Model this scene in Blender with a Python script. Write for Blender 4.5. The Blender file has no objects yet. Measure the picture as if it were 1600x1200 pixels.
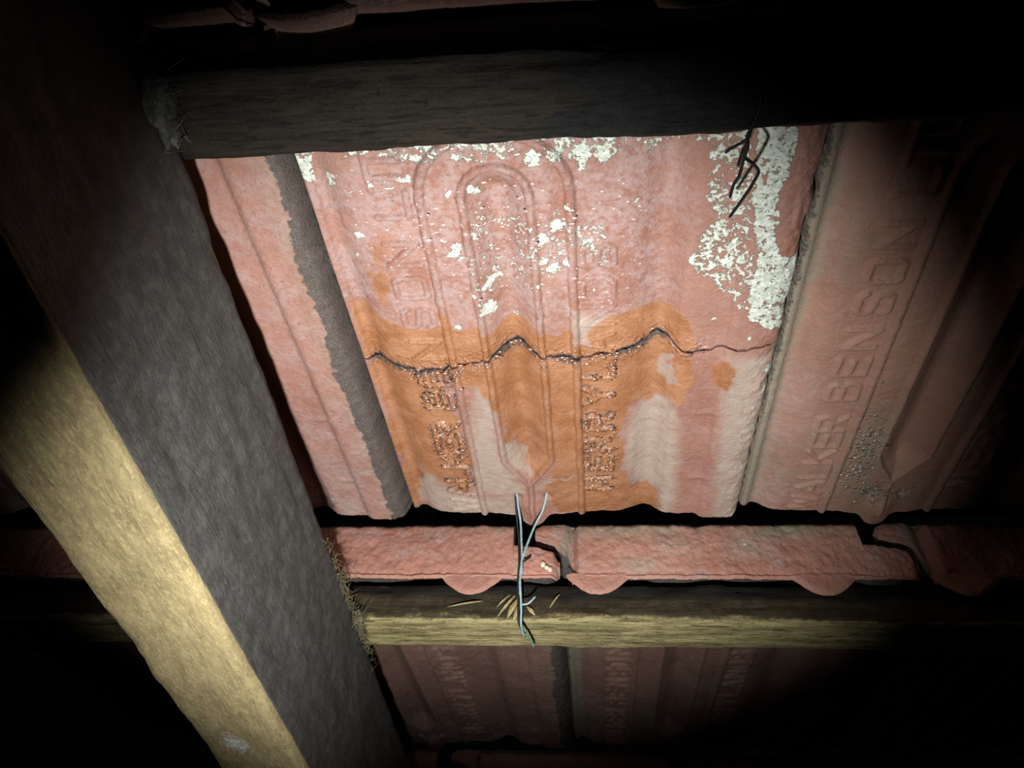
import bpy, math
import numpy as np
from mathutils import Matrix, Vector

# ------------------------------------------------------------------ frame of the roof slope
# local roof frame: u along the battens, v up the slope, w towards the loft interior
P = math.radians(28)
cp, sp = math.cos(P), math.sin(P)
ROOF = Matrix(((1, 0, 0, 0), (0, -cp, -sp, 0), (0, sp, -cp, 2.6), (0, 0, 0, 1)))
G = 0.335          # batten gauge
TL = 0.145         # tilt of each tile course
WB = 0.0744        # level of the battens' inner face
UR = 0.0512        # right face of the rafter
PITCH = 0.2166     # cover width of a tile
U0 = 0.077         # left edge of the cracked tile

def rp(u, v, w):
    return ROOF @ Vector((u, v, w))

# ------------------------------------------------------------------ camera, world, torch, exposure
scene = bpy.context.scene
C = scene.collection
cam_d = bpy.data.cameras.new('camera')
cam = bpy.data.objects.new('camera', cam_d)
C.objects.link(cam)
RC = ((0.99500577, -0.08040112, -0.05915386), (-0.02250106, -0.75803380, 0.65182702), (-0.09724825, -0.64724062, -0.75605711))
r_, d_, f_ = (Vector(a) for a in RC)
mc = Matrix((( r_[0], -d_[0], -f_[0], 0.19852), (r_[1], -d_[1], -f_[1], 0.43417), (r_[2], -d_[2], -f_[2], 0.33976), (0, 0, 0, 1)))
cam.matrix_world = ROOF @ mc
cam_d.sensor_width = 36
cam_d.lens = 1211.17 / 1600 * 36
cam_d.clip_start = 0.01
scene.camera = cam

wd = bpy.data.worlds.new('world')
scene.world = wd
wd.use_nodes = True
wd.node_tree.nodes['Background'].inputs['Color'].default_value = (0.6, 0.7, 0.8, 1)
wd.node_tree.nodes['Background'].inputs['Strength'].default_value = 0.0008

ld = bpy.data.lights.new('torch', 'SPOT')
ld.energy = 11.3
ld.color = (1.0, 0.985, 0.95)
ld.spot_size = math.radians(76.5)
ld.spot_blend = 0.85
ld.shadow_soft_size = 0.006
torch = bpy.data.objects.new('torch', ld)
C.objects.link(torch)
LP = rp(.168, .287, .375)
AIM = rp(.136, .144, .025)
torch.location = LP
torch.rotation_euler = (AIM - LP).to_track_quat('-Z', 'Y').to_euler()

vs = scene.view_settings
vs.view_transform = 'Standard'
vs.look = 'None'
vs.gamma = 1
vs.use_curve_mapping = False
vs.exposure = 0.0

# ------------------------------------------------------------------ numpy noise
def vnoise(x, y, seed=0):
    xi = np.floor(x).astype(np.int64); yi = np.floor(y).astype(np.int64)
    fx = x - xi; fy = y - yi
    fx = fx * fx * (3 - 2 * fx); fy = fy * fy * (3 - 2 * fy)
    def h(a, b):
        n = (a * 374761393 + b * 668265263 + seed * 1442695041) & 0xffffffff
        n = ((n ^ (n >> 13)) * 1274126177) & 0xffffffff
        return ((n ^ (n >> 16)) & 0xffff) / 65535.0
    a = h(xi, yi); b = h(xi + 1, yi); c = h(xi, yi + 1); d = h(xi + 1, yi + 1)
    return (a + (b - a) * fx) * (1 - fy) + (c + (d - c) * fx) * fy

def fbm(x, y, seed=0, oct=4):
    s = 0; a = .5; t = 0
    for o in range(oct):
        s = s + a * vnoise(x * 2 ** o, y * 2 ** o, seed + o * 17); t += a; a *= .5
    return s / t

def poly_sd(px, py, poly):          # signed distance, positive inside (same units)
    d = np.full(px.shape, 1e9); ins = np.zeros(px.shape, bool)
    n = len(poly)
    for i in range(n):
        ax, ay = poly[i]; bx, by = poly[(i + 1) % n]
        ex, ey = bx - ax, by - ay
        L = ex * ex + ey * ey + 1e-12
        t = np.clip(((px - ax) * ex + (py - ay) * ey) / L, 0, 1)
        d = np.minimum(d, (px - ax - t * ex) ** 2 + (py - ay - t * ey) ** 2)
        if ay != by:
            c = ((ay > py) != (by > py)) & (px < (bx - ax) * (py - ay) / (by - ay) + ax)
            ins ^= c
    d = np.sqrt(d)
    return np.where(ins, d, -d)

def line_d(px, py, pts):
    d = np.full(px.shape, 1e9)
    for (ax, ay), (bx, by) in zip(pts[:-1], pts[1:]):
        ex, ey = bx - ax, by - ay
        t = np.clip(((px - ax) * ex + (py - ay) * ey) / (ex * ex + ey * ey + 1e-12), 0, 1)
        d = np.minimum(d, (px - ax - t * ex) ** 2 + (py - ay - t * ey) ** 2)
    return np.sqrt(d)

def smooth(a, b, x):
    t = np.clip((x - a) / (b - a), 0, 1)
    return t * t * (3 - 2 * t)

# ------------------------------------------------------------------ material helper
class NT:
    def __init__(self, name):
        self.m = bpy.data.materials.new(name); self.m.use_nodes = True
        self.t = self.m.node_tree; self.t.nodes.clear()
        self.out = self.t.nodes.new('ShaderNodeOutputMaterial')
        self.b = self.t.nodes.new('ShaderNodeBsdfPrincipled')
        self.t.links.new(self.b.outputs[0], self.out.inputs[0])
        tc = self.t.nodes.new('ShaderNodeTexCoord'); self.co = tc.outputs['Object']
    def set(self, sock, v):
        if hasattr(v, 'is_linked') or isinstance(v, bpy.types.NodeSocket): self.t.links.new(v, sock)
        elif isinstance(v, tuple) and len(v) == 3 and sock.type == 'RGBA': sock.default_value = (*v, 1)
        else: sock.default_value = v
    def attr(self, n):
        a = self.t.nodes.new('ShaderNodeAttribute'); a.attribute_name = n; return a.outputs['Fac']
    def noise(self, scale, detail=5, rough=.6, stretch=None, dist=0.0, off=0.0):
        n = self.t.nodes.new('ShaderNodeTexNoise'); co = self.co
        if stretch or off:
            mp = self.t.nodes.new('ShaderNodeMapping'); self.t.links.new(co, mp.inputs['Vector'])
            mp.inputs['Scale'].default_value = stretch or (1, 1, 1); mp.inputs['Location'].default_value = (off, off * .7, off * .3)
            co = mp.outputs[0]
        self.t.links.new(co, n.inputs['Vector'])
        n.inputs['Scale'].default_value = scale; n.inputs['Detail'].default_value = detail
        n.inputs['Roughness'].default_value = rough; n.inputs['Distortion'].default_value = dist
        return n.outputs['Fac']
    def voro(self, scale):
        n = self.t.nodes.new('ShaderNodeTexVoronoi'); self.t.links.new(self.co, n.inputs['Vector'])
        n.inputs['Scale'].default_value = scale; return n.outputs['Distance']
    def math(self, op, a, b=0.0, clamp=False):
        n = self.t.nodes.new('ShaderNodeMath'); n.operation = op; n.use_clamp = clamp
        self.set(n.inputs[0], a); self.set(n.inputs[1], b); return n.outputs[0]
    def ramp(self, v, lo, hi, a=0.0, b=1.0):
        n = self.t.nodes.new('ShaderNodeMapRange'); n.interpolation_type = 'SMOOTHSTEP'
        self.set(n.inputs['Value'], v); n.inputs['From Min'].default_value = lo; n.inputs['From Max'].default_value = hi
        n.inputs['To Min'].default_value = a; n.inputs['To Max'].default_value = b; return n.outputs['Result']
    def mix(self, f, a, b):
        n = self.t.nodes.new('ShaderNodeMix'); n.data_type = 'RGBA'
        self.set(n.inputs[0], f); self.set(n.inputs[6], a); self.set(n.inputs[7], b); return n.outputs[2]
    def bump(self, h, dist, strength=1.0, prev=None):
        n = self.t.nodes.new('ShaderNodeBump'); n.inputs['Distance'].default_value = dist; n.inputs['Strength'].default_value = strength
        self.set(n.inputs['Height'], h)
        if prev is not None: self.t.links.new(prev, n.inputs['Normal'])
        return n.outputs['Normal']
    def done(self, col, rough, normal=None, spec=.4):
        self.set(self.b.inputs['Base Color'], col); self.set(self.b.inputs['Roughness'], rough)
        if normal is not None: self.t.links.new(normal, self.b.inputs['Normal'])
        self.set(self.b.inputs['Specular IOR Level'], spec)
        return self.m

def terracotta(name, dry_a=(.345, .172, .127), dry_b=(.265, .117, .082), film_amt=0.25, grime=0.0, pores=.5):
    m = NT(name)
    big = m.noise(18, 5, .6, off=3.1); mid = m.noise(95, 5, .65); fine = m.noise(520, 4, .65); mic = m.noise(1500, 3, .6)
    col = m.mix(m.ramp(big, .35, .66), dry_b, dry_a)
    col = m.mix(m.math('MULTIPLY', m.ramp(fine, .5, .72), .35), col, (.43, .26, .21))
    # dusty film
    ff = m.math('MULTIPLY', m.math('ADD', m.math('MULTIPLY', m.attr('film'), 1.0), film_amt), m.math('MULTIPLY', m.ramp(m.noise(60, 7, .75, off=8.0), .32, .66), m.ramp(m.noise(330, 5, .7, off=8.8), .30, .62)))
    col = m.mix(m.math('MINIMUM', m.math('MULTIPLY', ff, 1.35), .85), col, (.385, .268, .252))
    pale = m.math('MULTIPLY', m.attr('pale'), m.ramp(m.noise(140, 6, .7, off=5.0), .2, .62, .35, 1.0))
    col = m.mix(pale, col, (.42, .335, .28))
    # pores and sooty specks
    pv = m.voro(330)
    pf = m.math('MULTIPLY', m.math('MAXIMUM', m.ramp(pv, .05, .24, 1.0, 0.0), m.ramp(m.voro(800), .08, .26, .8, 0.0)), m.ramp(mid, .45, .6))
    col = m.mix(m.math('MULTIPLY', pf, pores), col, (.10, .055, .04))
    # damp clay
    wetn = m.math('ADD', m.attr('wet'), m.math('MULTIPLY', m.math('SUBTRACT', m.noise(150, 7, .72, off=1.7), .5), .75))
    wet = m.ramp(wetn, .42, .58)
    wcol = m.mix(m.ramp(m.noise(70, 5, .65, off=9.0), .35, .65), (.31, .13, .052), (.42, .205, .108))
    wcol = m.mix(m.math('MULTIPLY', m.ramp(fine, .5, .68), .35), wcol, (.22, .075, .025))
    col = m.mix(m.math('MULTIPLY', wet, .93), col, wcol)
    # grey green grime
    gr = m.math('ADD', m.attr('green'), grime)
    gf = m.math('MULTIPLY', gr, m.ramp(m.noise(210, 6, .7, off=4.0), .33, .62, .25, 1.0))
    col = m.mix(m.math('MINIMUM', gf, .92), col, (.23, .225, .165))
    # dark dirt, plus shade painted at heads, holes, ribs and letters
    dk = m.ramp(m.math('ADD', m.attr('dark'), m.math('MULTIPLY', m.math('SUBTRACT', m.noise(420, 5, .75, off=6.0), .5), 1.1)), .42, .68)
    dcol = m.mix(m.ramp(mic, .42, .6), (.042, .039, .036), (.105, .098, .090))
    col = m.mix(m.math('MULTIPLY', dk, .9), col, dcol)
    # efflorescence
    lace = m.math('ADD', m.math('MULTIPLY', m.noise(190, 5, .62, dist=.9, off=2.2), .55), m.math('MULTIPLY', m.noise(560, 4, .6, off=7.7), .45))
    wh = m.ramp(m.math('ADD', m.attr('white'), lace), .985, 1.03)
    wcl = m.mix(m.ramp(m.noise(420, 4, .7, off=3.3), .4, .62), (.46, .51, .42), (.70, .76, .70))
    wcl = m.mix(m.math('MULTIPLY', m.ramp(m.noise(800, 2, .5, off=3.9), .62, .68), .8), wcl, (.16, .18, .15))
    col = m.mix(wh, col, wcl)
    rough = m.mix(wet, (.72, .72, .72), (.30, .30, .30))
    rough = m.mix(m.math('MULTIPLY', m.attr('gloss'), m.ramp(m.noise(300, 3, .6, off=5.5), .4, .55)), rough, (.26, .26, .26))
    rough = m.mix(wh, rough, (.9, .9, .9))
    n0 = m.bump(m.noise(230, 5, .7, off=12.0), .0016, .45)
    n1 = m.bump(fine, .0011, .6, n0)
    n2 = m.bump(mic, .0005, .6, n1)
    n2b = m.bump(m.math('MULTIPLY', m.attr('gloss'), m.ramp(m.voro(330), .05, .5, 1.0, 0.0)), .0019, .9, n2)
    m.set(m.b.inputs['Coat Weight'], m.math('MULTIPLY', m.attr('gloss'), m.ramp(m.noise(260, 3, .6, off=5.9), .42, .55))); m.b.inputs['Coat Roughness'].default_value = .26; m.b.inputs['Coat IOR'].default_value = 1.6
    m.t.links.new(m.bump(m.noise(240, 1.5, .5, off=14.0), .0048, 1.0), m.b.inputs['Coat Normal'])
    n3 = m.bump(wh, .0010, .8, n2b)
    return m.done(col, rough, n3, .5)

M_TILE = terracotta('cracked clay', film_amt=.28, pores=.25)
M_TILE2 = terracotta('dusty clay', (.355, .178, .132), (.29, .13, .093), film_amt=.5, pores=.7)
M_TILE3 = terracotta('damp brown clay', (.37, .19, .135), (.28, .135, .092), film_amt=.2, grime=.10, pores=.3)
M_TILE4 = terracotta('dark clay', (.24, .11, .085), (.17, .075, .055), film_amt=.15, grime=.2, pores=.5)
M_BAR = terracotta('rough clay edge', (.44, .205, .15), (.35, .15, .105), film_amt=.3, pores=.95)
M_BAR2 = terracotta('stained clay edge', (.44, .205, .145), (.34, .145, .10), film_amt=.35, grime=.02, pores=.8)

def wood(name, axis, light, dark, knot=.5, grime_col=(.05, .05, .05), fleck=.6, run=.06, rel=1.0):
    m = NT(name)
    st = [1.0, 1.0, 1.0]; st[axis] = run; st2 = [1.0, 1.0, 1.0]; st2[axis] = .13
    g1 = m.noise(330, 6, .65, tuple(st)); g2 = m.noise(900, 4, .6, tuple(st), off=2.0)
    big = m.noise(28, 5, .6, off=1.0); mid = m.noise(150, 5, .7, off=4.0); fine = m.noise(650, 4, .65, off=6.0)
    col = m.mix(m.ramp(g1, .34, .64), dark, light)
    col = m.mix(m.math('MULTIPLY', m.ramp(big, .45, .62), knot), col, tuple(c * .45 for c in light))
    col = m.mix(m.math('MULTIPLY', m.ramp(m.math('ADD', m.math('MULTIPLY', g2, .6), m.math('MULTIPLY', fine, .4)), .5, .62), .45), col, tuple(min(1, c * 1.5) for c in light))
    fl = m.ramp(m.noise(560, 5, .7, tuple(st2), off=11.0), .53, .64)
    col = m.mix(m.math('MULTIPLY', fl, fleck), col, tuple(c * .28 for c in dark))
    gr = m.attr('grime')
    gfac = m.ramp(m.math('ADD', gr, m.math('MULTIPLY', m.math('SUBTRACT', mid, .5), .7)), .35, .65)
    gc = m.mix(m.ramp(mid, .42, .62), grime_col, tuple(c * 1.5 for c in grime_col))
    gc = m.mix(m.math('MULTIPLY', m.ramp(m.noise(420, 5, .75, tuple(.3 if i == axis else 1.0 for i in range(3)), off=8.0),   .60, .76), .5), gc, tuple(c * 3.4 for c in grime_col))
    col = m.mix(gfac, col, gc)
    sp_ = m.math('MULTIPLY', m.ramp(m.voro(260), .04, .2, 1.0, 0.0), m.ramp(mid, .46, .58))
    col = m.mix(m.math('MULTIPLY', sp_, .7), col, tuple(c * .2 for c in light))
    col = m.mix(m.math('MULTIPLY', m.attr('lip_shade'), .93), col, (.008, .007, .006))  # shade of the gap under the tile lip, put into the wood colour
    wh = m.ramp(m.math('ADD', m.attr('white'), m.math('MULTIPLY', m.math('SUBTRACT', fine, .5), .8)), .45, .62)
    col = m.mix(m.math('MULTIPLY', wh, .85), col, (.55, .60, .58))
    n1 = m.bump(m.math('SUBTRACT', g1, m.math('MULTIPLY', fl, .4 * fleck)), .0018 * rel, .7); n2 = m.bump(fine, .0009 * rel, .6, n1)
    return m.done(col, m.mix(wh, (.8, .8, .8), (.35, .35, .35)), n2, .3)

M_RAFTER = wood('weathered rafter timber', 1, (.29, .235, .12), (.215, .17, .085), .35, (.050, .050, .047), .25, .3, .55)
M_BATTEN = wood('split batten timber', 0, (.36, .31, .15), (.13, .105, .045), .3, (.035, .027, .014))
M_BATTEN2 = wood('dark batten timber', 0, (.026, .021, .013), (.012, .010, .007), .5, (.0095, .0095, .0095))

def simple(name, col, rough=.6, metal=0.0, var=.5, scale=300):
    m = NT(name)
    c = m.mix(m.ramp(m.noise(scale, 4, .7), .35, .65), tuple(x * (1 - var) for x in col), col)
    m.b.inputs['Metallic'].default_value = metal
    return m.done(c, rough, m.bump(m.noise(scale * 2, 3, .6), .0005, .6))

M_WIRE = simple('galvanised wire', (.36, .53, .56), .5, .1, .35, 500)
M_WIRE_D = simple('blackened wire', (.012, .012, .014), .6, .0, .5, 500)
M_DUST = simple('grey dust', (.15, .15, .14), .95, 0, .6, 260)
M_FIBRE = simple('dirty fibre', (.20, .18, .10), .95, 0, .6, 260)
M_SPLINT = simple('pale split wood', (.42, .35, .17), .8, 0, .4, 400)
M_EGG = simple('cream deposit', (.75, .72, .50), .5, 0, .15, 500)

# ------------------------------------------------------------------ mesh helpers
def np_mesh(name, verts, faces_list, mat, smooth_flags=None, attrs=None):
    """faces_list: list of (n,k) int arrays."""
    me = bpy.data.meshes.new(name)
    V = np.asarray(verts, np.float32)
    me.vertices.add(len(V)); me.vertices.foreach_set('co', V.ravel())
    loops = np.concatenate([f.ravel() for f in faces_list]).astype(np.int32)
    cnt = np.concatenate([np.full(len(f), f.shape[1], np.int32) for f in faces_list])
    st = np.concatenate(([0], np.cumsum(cnt)[:-1])).astype(np.int32)
    me.loops.add(len(loops)); me.loops.foreach_set('vertex_index', loops)
    me.polygons.add(len(cnt)); me.polygons.foreach_set('loop_start', st)
    try: me.polygons.foreach_set('loop_total', cnt)
    except Exception: pass
    if smooth_flags is None: sm = np.ones(len(cnt), bool)
    else: sm = np.concatenate([np.full(len(f), s, bool) for f, s in zip(faces_list, smooth_flags)])
    me.polygons.foreach_set('use_smooth', sm)
    me.materials.append(mat)
    me.update(calc_edges=True)
    me.validate()
    for k, a in (attrs or {}).items():
        at = me.attributes.new(k, 'FLOAT', 'POINT'); at.data.foreach_set('value', np.asarray(a, np.float32))
    return me

def link(name, data, parent=None, **props):
    o = bpy.data.objects.new(name, data); C.objects.link(o)
    if parent is not None: o.parent = parent
    for k, v in props.items(): o[k] = v
    return o

def place(o, u=0, v=0, w=0):
    o.matrix_world = ROOF @ Matrix.Translation((u, v, w))

def grid_faces(ns, nt, off=0, flip=False):
    i = np.arange(ns - 1)[:, None] * nt + np.arange(nt - 1)[None, :] + off
    q = np.stack([i, i + nt, i + nt + 1, i + 1], -1).reshape(-1, 4)
    return q[:, ::-1] if flip else q

# ------------------------------------------------------------------ the tile underside as a relief
PROF = np.array([(-14, -14), (-3, -14), (-.6, -13.5), (1.2, -10.8), (2.2, -5.6), (3.2, -4.3), (5.5, -4.6), (7, -6.2), (9.5, -7.0), (12, -6.3), (16, -3.6), (21, -1.4), (28, -.3), (40, 0), (50, .3), (60, 1.6), (68, 2.2),
                 (104, 2.0), (112, .8), (122, 0), (136, -.3), (146, -2.4), (152, -5.2), (156.5, -6.4), (160, -5.4), (164.5, -1.8), (168, .9), (172, 1.6), (182, 1.8), (188, 2.2), (191.5, 4.6), (194, 5.2), (203, 5.4), (209, 4.9), (213.5, 2.6), (216, -3), (217.3, -9)])
def prof(s):
    xs, ys = PROF[:, 0], PROF[:, 1]
    m = np.zeros(len(xs)); d = np.diff(ys) / np.diff(xs)
    m[1:-1] = np.where(d[:-1] * d[1:] > 0, 2 * d[:-1] * d[1:] / (d[:-1] + d[1:] + 1e-12), 0); m[0], m[-1] = d[0], d[-1]
    i = np.clip(np.searchsorted(xs, s) - 1, 0, len(xs) - 2); h = xs[i + 1] - xs[i]; t = np.clip((s - xs[i]) / h, 0, 1)
    return ((1 + 2 * t) * (1 - t) ** 2) * ys[i] + t * (1 - t) ** 2 * h * m[i] + t * t * (3 - 2 * t) * ys[i + 1] + t * t * (t - 1) * h * m[i + 1]

FONT = {  # strokes in a unit box, x along the reading direction, y up
 'A': [[(0, 0), (.5, 1), (1, 0)], [(.2, .38), (.8, .38)]], 'B': [[(0, 0), (0, 1), (.8, 1), (.95, .8), (.8, .54), (0, .54)], [(.8, .54), (1, .3), (.85, 0), (0, 0)]],
 'D': [[(0, 0), (0, 1), (.75, 1), (1, .75), (1, .25), (.75, 0), (0, 0)]], 'E': [[(1, 1), (0, 1), (0, 0), (1, 0)], [(0, .52), (.8, .52)]],
 'K': [[(0, 0), (0, 1)], [(1, 1), (0, .42)], [(.3, .58), (1, 0)]], 'L': [[(0, 1), (0, 0), (1, 0)]], 'M': [[(0, 0), (.08, 1), (.5, .25), (.92, 1), (1, 0)]],
 'N': [[(0, 0), (0, 1), (1, 0), (1, 1)]], 'O': [[(.12, 0), (0, .12), (0, .88), (.12, 1), (.88, 1), (1, .88), (1, .12), (.88, 0), (.12, 0)]],
 'R': [[(0, 0), (0, 1), (.85, 1), (1, .78), (.85, .52), (0, .52)], [(.45, .52), (1, 0)]], 'S': [[(1, .82), (.85, 1), (.12, 1), (0, .8), (.1, .56), (.9, .45), (1, .2), (.88, 0), (.1, 0), (0, .18)]],
 'T': [[(.5, 0), (.5, 1)], [(0, 1), (1, 1)]], 'W': [[(0, 1), (.22, 0), (.5, .8), (.78, 0), (1, 1)]], 'Y': [[(0, 1), (.5, .48), (1, 1)], [(.5, .48), (.5, 0)]]}
LEFT_TXT = [('W', 46), ('A', 63), ('L', 79), ('K', 94), ('E', 110), ('R', 125), ('B', 152), ('E', 171), ('N', 191.5), ('S', 214.5), ('O', 234), ('N', 254.5), ('L', 281), ('T', 295), ('D', 309)]
RIGHT_TXT = [('M', 68.5), ('E', 90.5), ('R', 109), ('R', 130), ('Y', 153), ('L', 174), ('A', 193.5), ('N', 212.5), ('D', 230.5), ('S', 249)]
CRACK = np.array([(-14, 179), (2, 182), (12, 185), (21, 180), (34, 177), (45, 177.5), (50, 181), (55, 181.5), (64, 183.5), (70, 186), (77, 190), (86, 194), (90, 193), (95, 189), (100, 187), (106, 186), (114, 185), (122, 184), (129, 186), (135, 186.2), (143, 188.5), (151, 191.5), (155, 196.3), (157, 197), (162, 195), (166, 190.5), (169, 187.3), (175, 187), (182, 189), (189, 191.7), (196, 190), (205, 192), (218, 194)], float)

def crack_v(s):
    b = np.interp(s, CRACK[:, 0], CRACK[:, 1])
    return b + (fbm(s * .35, s * 0 + 3.3, 5, 4) - .5) * 2.6

def letters_field(s, v):
    h = np.zeros(s.shape); near = np.zeros(s.shape)
    for txt, s_r, cap, wd in ((LEFT_TXT, 46.5, 14.5, 12.2), (RIGHT_TXT, 134.5, 14.5, 12.2)):
        for ch, c in txt:
            m = (np.abs(v - c) < 11) & (s > s_r - cap - 6) & (s < s_r + 6)
            if not m.any(): continue
            ss, vv = s[m], v[m]
            d = np.full(ss.shape, 1e9)
            for st in FONT[ch]:
                pts = [(s_r - y * cap, c + (x - .5) * wd) for x, y in st]
                d = np.minimum(d, line_d(ss, vv, pts))
            h[m] = np.maximum(h[m], 1.15 * (1 - smooth(.9, 2.0, d)))
            near[m] = np.maximum(near[m], 1 - smooth(1.5, 5.0, d))
    return h, near

def relief(s, v, seed):
    """height in mm of the tile underside (positive towards the loft)"""
    h = prof(s)
    # trough between the inner ribs, round at the head, pointed to a V near the tail
    top = np.where(v > 284, np.sqrt((s - 84.5) ** 2 + (v - 284) ** 2), np.abs(s - 84.5))
    inner = 1 - smooth(1.5, 13.2, top)
    low = smooth(74, 100, v - np.abs(s - 84.5) * .9)
    inner = .6 * inner + .4 * np.clip(1 - top / 13.0, 0, 1)
    h = h - 8.5 * inner * low
    rib = lambda d, a, w: 1.45 * a * np.sqrt(np.clip(1 - (d / w) ** 2, 0, 1))
    lo_in = [(70.5 + 0.0, 96), (70.5, 284)]
    ang = np.linspace(math.pi, 0, 13)
    inn = [(83.5, 72), (75, 86), (70.2, 96), (70.2, 284)] + [(84.6 + 14.4 * math.cos(a), 284 + 14.4 * math.sin(a)) for a in ang] + [(99, 284), (99, 96), (93, 86), (84.5, 72), (84, 40)]
    out = [(51.5, 20), (52, 284)] + [(84 + 32 * math.cos(a), 284 + 30 * math.sin(a)) for a in ang] + [(115.8, 284), (116, 20)]
    wob = (fbm(v * .12, s * .02, seed + 3, 3) - .5) * .8
    h = h + rib(line_d(s + wob, v, inn), 1.7, 2.1)
    h = h + rib(line_d(s + wob, v, out), 1.9, 2.4)
    # boss with the tie hole at the tail
    b = np.exp(-(((s - 84) / 8.0) ** 2) ** 1.5) * (1 - smooth(44, 62, v))
    h = h + 4.0 * b
    for hs, hv in ((75.5, 57), (94.5, 57)):
        h = h - 4.5 * np.exp(-((s - hs) ** 2 + (v - hv) ** 2) / 5.0)
    lh, near = letters_field(s, v)
    wear = .55 + .6 * fbm(s * .05, v * .05, seed + 9, 3)
    h = h + 1.9 * lh * np.clip(wear, .45, 1.15)
    # hand pressed scuffs
    for cs, cv in ((187, 139), (186, 77)):
        h = h + 1.0 * np.exp(-(((s - cs) / 7) ** 2 + ((v - cv - (s - cs) * .15) / 2.2) ** 2))
    h = h + (fbm(s * .05, v * .05, seed, 4) - .5) * 1.3 + (fbm(s * .3, v * .3, seed + 40, 4) - .5) * .5
    h = h - 11.0 * smooth(316, 324, v)
    # rough broken right hand lip
    h = h + (fbm(s * .4, v * .25, seed + 50, 4) - .5) * 2.2 * smooth(200, 210, s)
    return h, near

def back_h(s, head=0):
    return -11.0 * head + np.interp(s, [-14, -2, 6, 190, 203, 217.3], [-18.5, -18.5, -18.5, -16, -11.5, -10.6])

def tile_slab(name, step, seed, mat, v0f, v1f, attr_fn=None, smin=-12, smax=217.3, nv=None):
    ns = int((smax - smin) / step) + 1
    sa = np.linspace(smin, smax, ns)
    a, b = v0f(sa), v1f(sa)
    nt = nv or int((np.max(b) - np.min(a)) / step) + 1
    q = np.linspace(0, 1, nt)
    S = np.repeat(sa[:, None], nt, 1)
    V = a[:, None] + (b - a)[:, None] * q[None]
    edge = (fbm(V * .11, S * 0 + 1, seed + 70, 4) - .5) * 3.2 * smooth(210, 217.3, S)
    S2 = S + edge
    H, near = relief(S, V, seed)
    attrs = attr_fn(S, V, H, near) if attr_fn else {}
    if 'dark' in attrs: attrs['dark'] = np.maximum(attrs['dark'], 1.1 * smooth(322, 330, V))   # shade of the head cavities painted dark, at and above the battens
    # front, skirts and back
    fv = np.stack([S2, V, TL * V + H], -1).reshape(-1, 3)
    bs = back_h(sa)
    n = ns * nt
    idx = np.arange(n).reshape(ns, nt)
    hd = (b > 340) * 1.0
    bk0 = np.stack([sa, a, TL * a + bs], -1); bk1 = np.stack([sa, b, TL * b + bs - 9.0 * hd], -1)
    top0 = fv[idx[:, 0]]; top1 = fv[idx[:, -1]]
    lft = fv[idx[0, :]]; rgt = fv[idx[-1, :]]
    lb = lft.copy(); lb[:, 2] = np.minimum(TL * V[0] + bs[0], lft[:, 2] - .5)
    rb = rgt.copy(); rb[:, 2] = np.minimum(TL * V[-1] + bs[-1], rgt[:, 2] - .5)
    V_all = np.concatenate([fv, top0, bk0, top1, bk1, lft, lb, rgt, rb])
    o = n; i = np.arange(ns - 1); j = np.arange(nt - 1)
    T0, B0, T1, B1 = o, o + ns, o + 2 * ns, o + 3 * ns
    L, LB, Rr, RB = o + 4 * ns, o + 4 * ns + nt, o + 4 * ns + 2 * nt, o + 4 * ns + 3 * nt
    F = [grid_faces(ns, nt),
         np.stack([T0 + i, B0 + i, B0 + i + 1, T0 + i + 1], -1),
         np.stack([T1 + i, T1 + i + 1, B1 + i + 1, B1 + i], -1),
         np.stack([B0 + i, B1 + i, B1 + i + 1, B0 + i + 1], -1),
         np.stack([L + j, L + j + 1, LB + j + 1, LB + j], -1),
         np.stack([Rr + j, RB + j, RB + j + 1, Rr + j + 1], -1)]
    ext = {}
    pick = np.concatenate([idx[:, 0], idx[:, 0], idx[:, -1], idx[:, -1], idx[0], idx[0], idx[-1], idx[-1]])
    for k, val in attrs.items():
        f = val.reshape(-1); ext[k] = np.concatenate([f, f[pick]])
    return np_mesh(name, V_all * .001, F, mat, [True, False, False, False, False, False], ext)

def tail_line(s, seed=1):
    return 36 - 7.5 * np.exp(-((s - 84) / 8.5) ** 4) + (fbm(s * .18, s * 0 + seed, seed, 4) - .5) * 2.2 + 10 * smooth(4, -4, s) * 0
HEAD_V = 352.0

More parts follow.
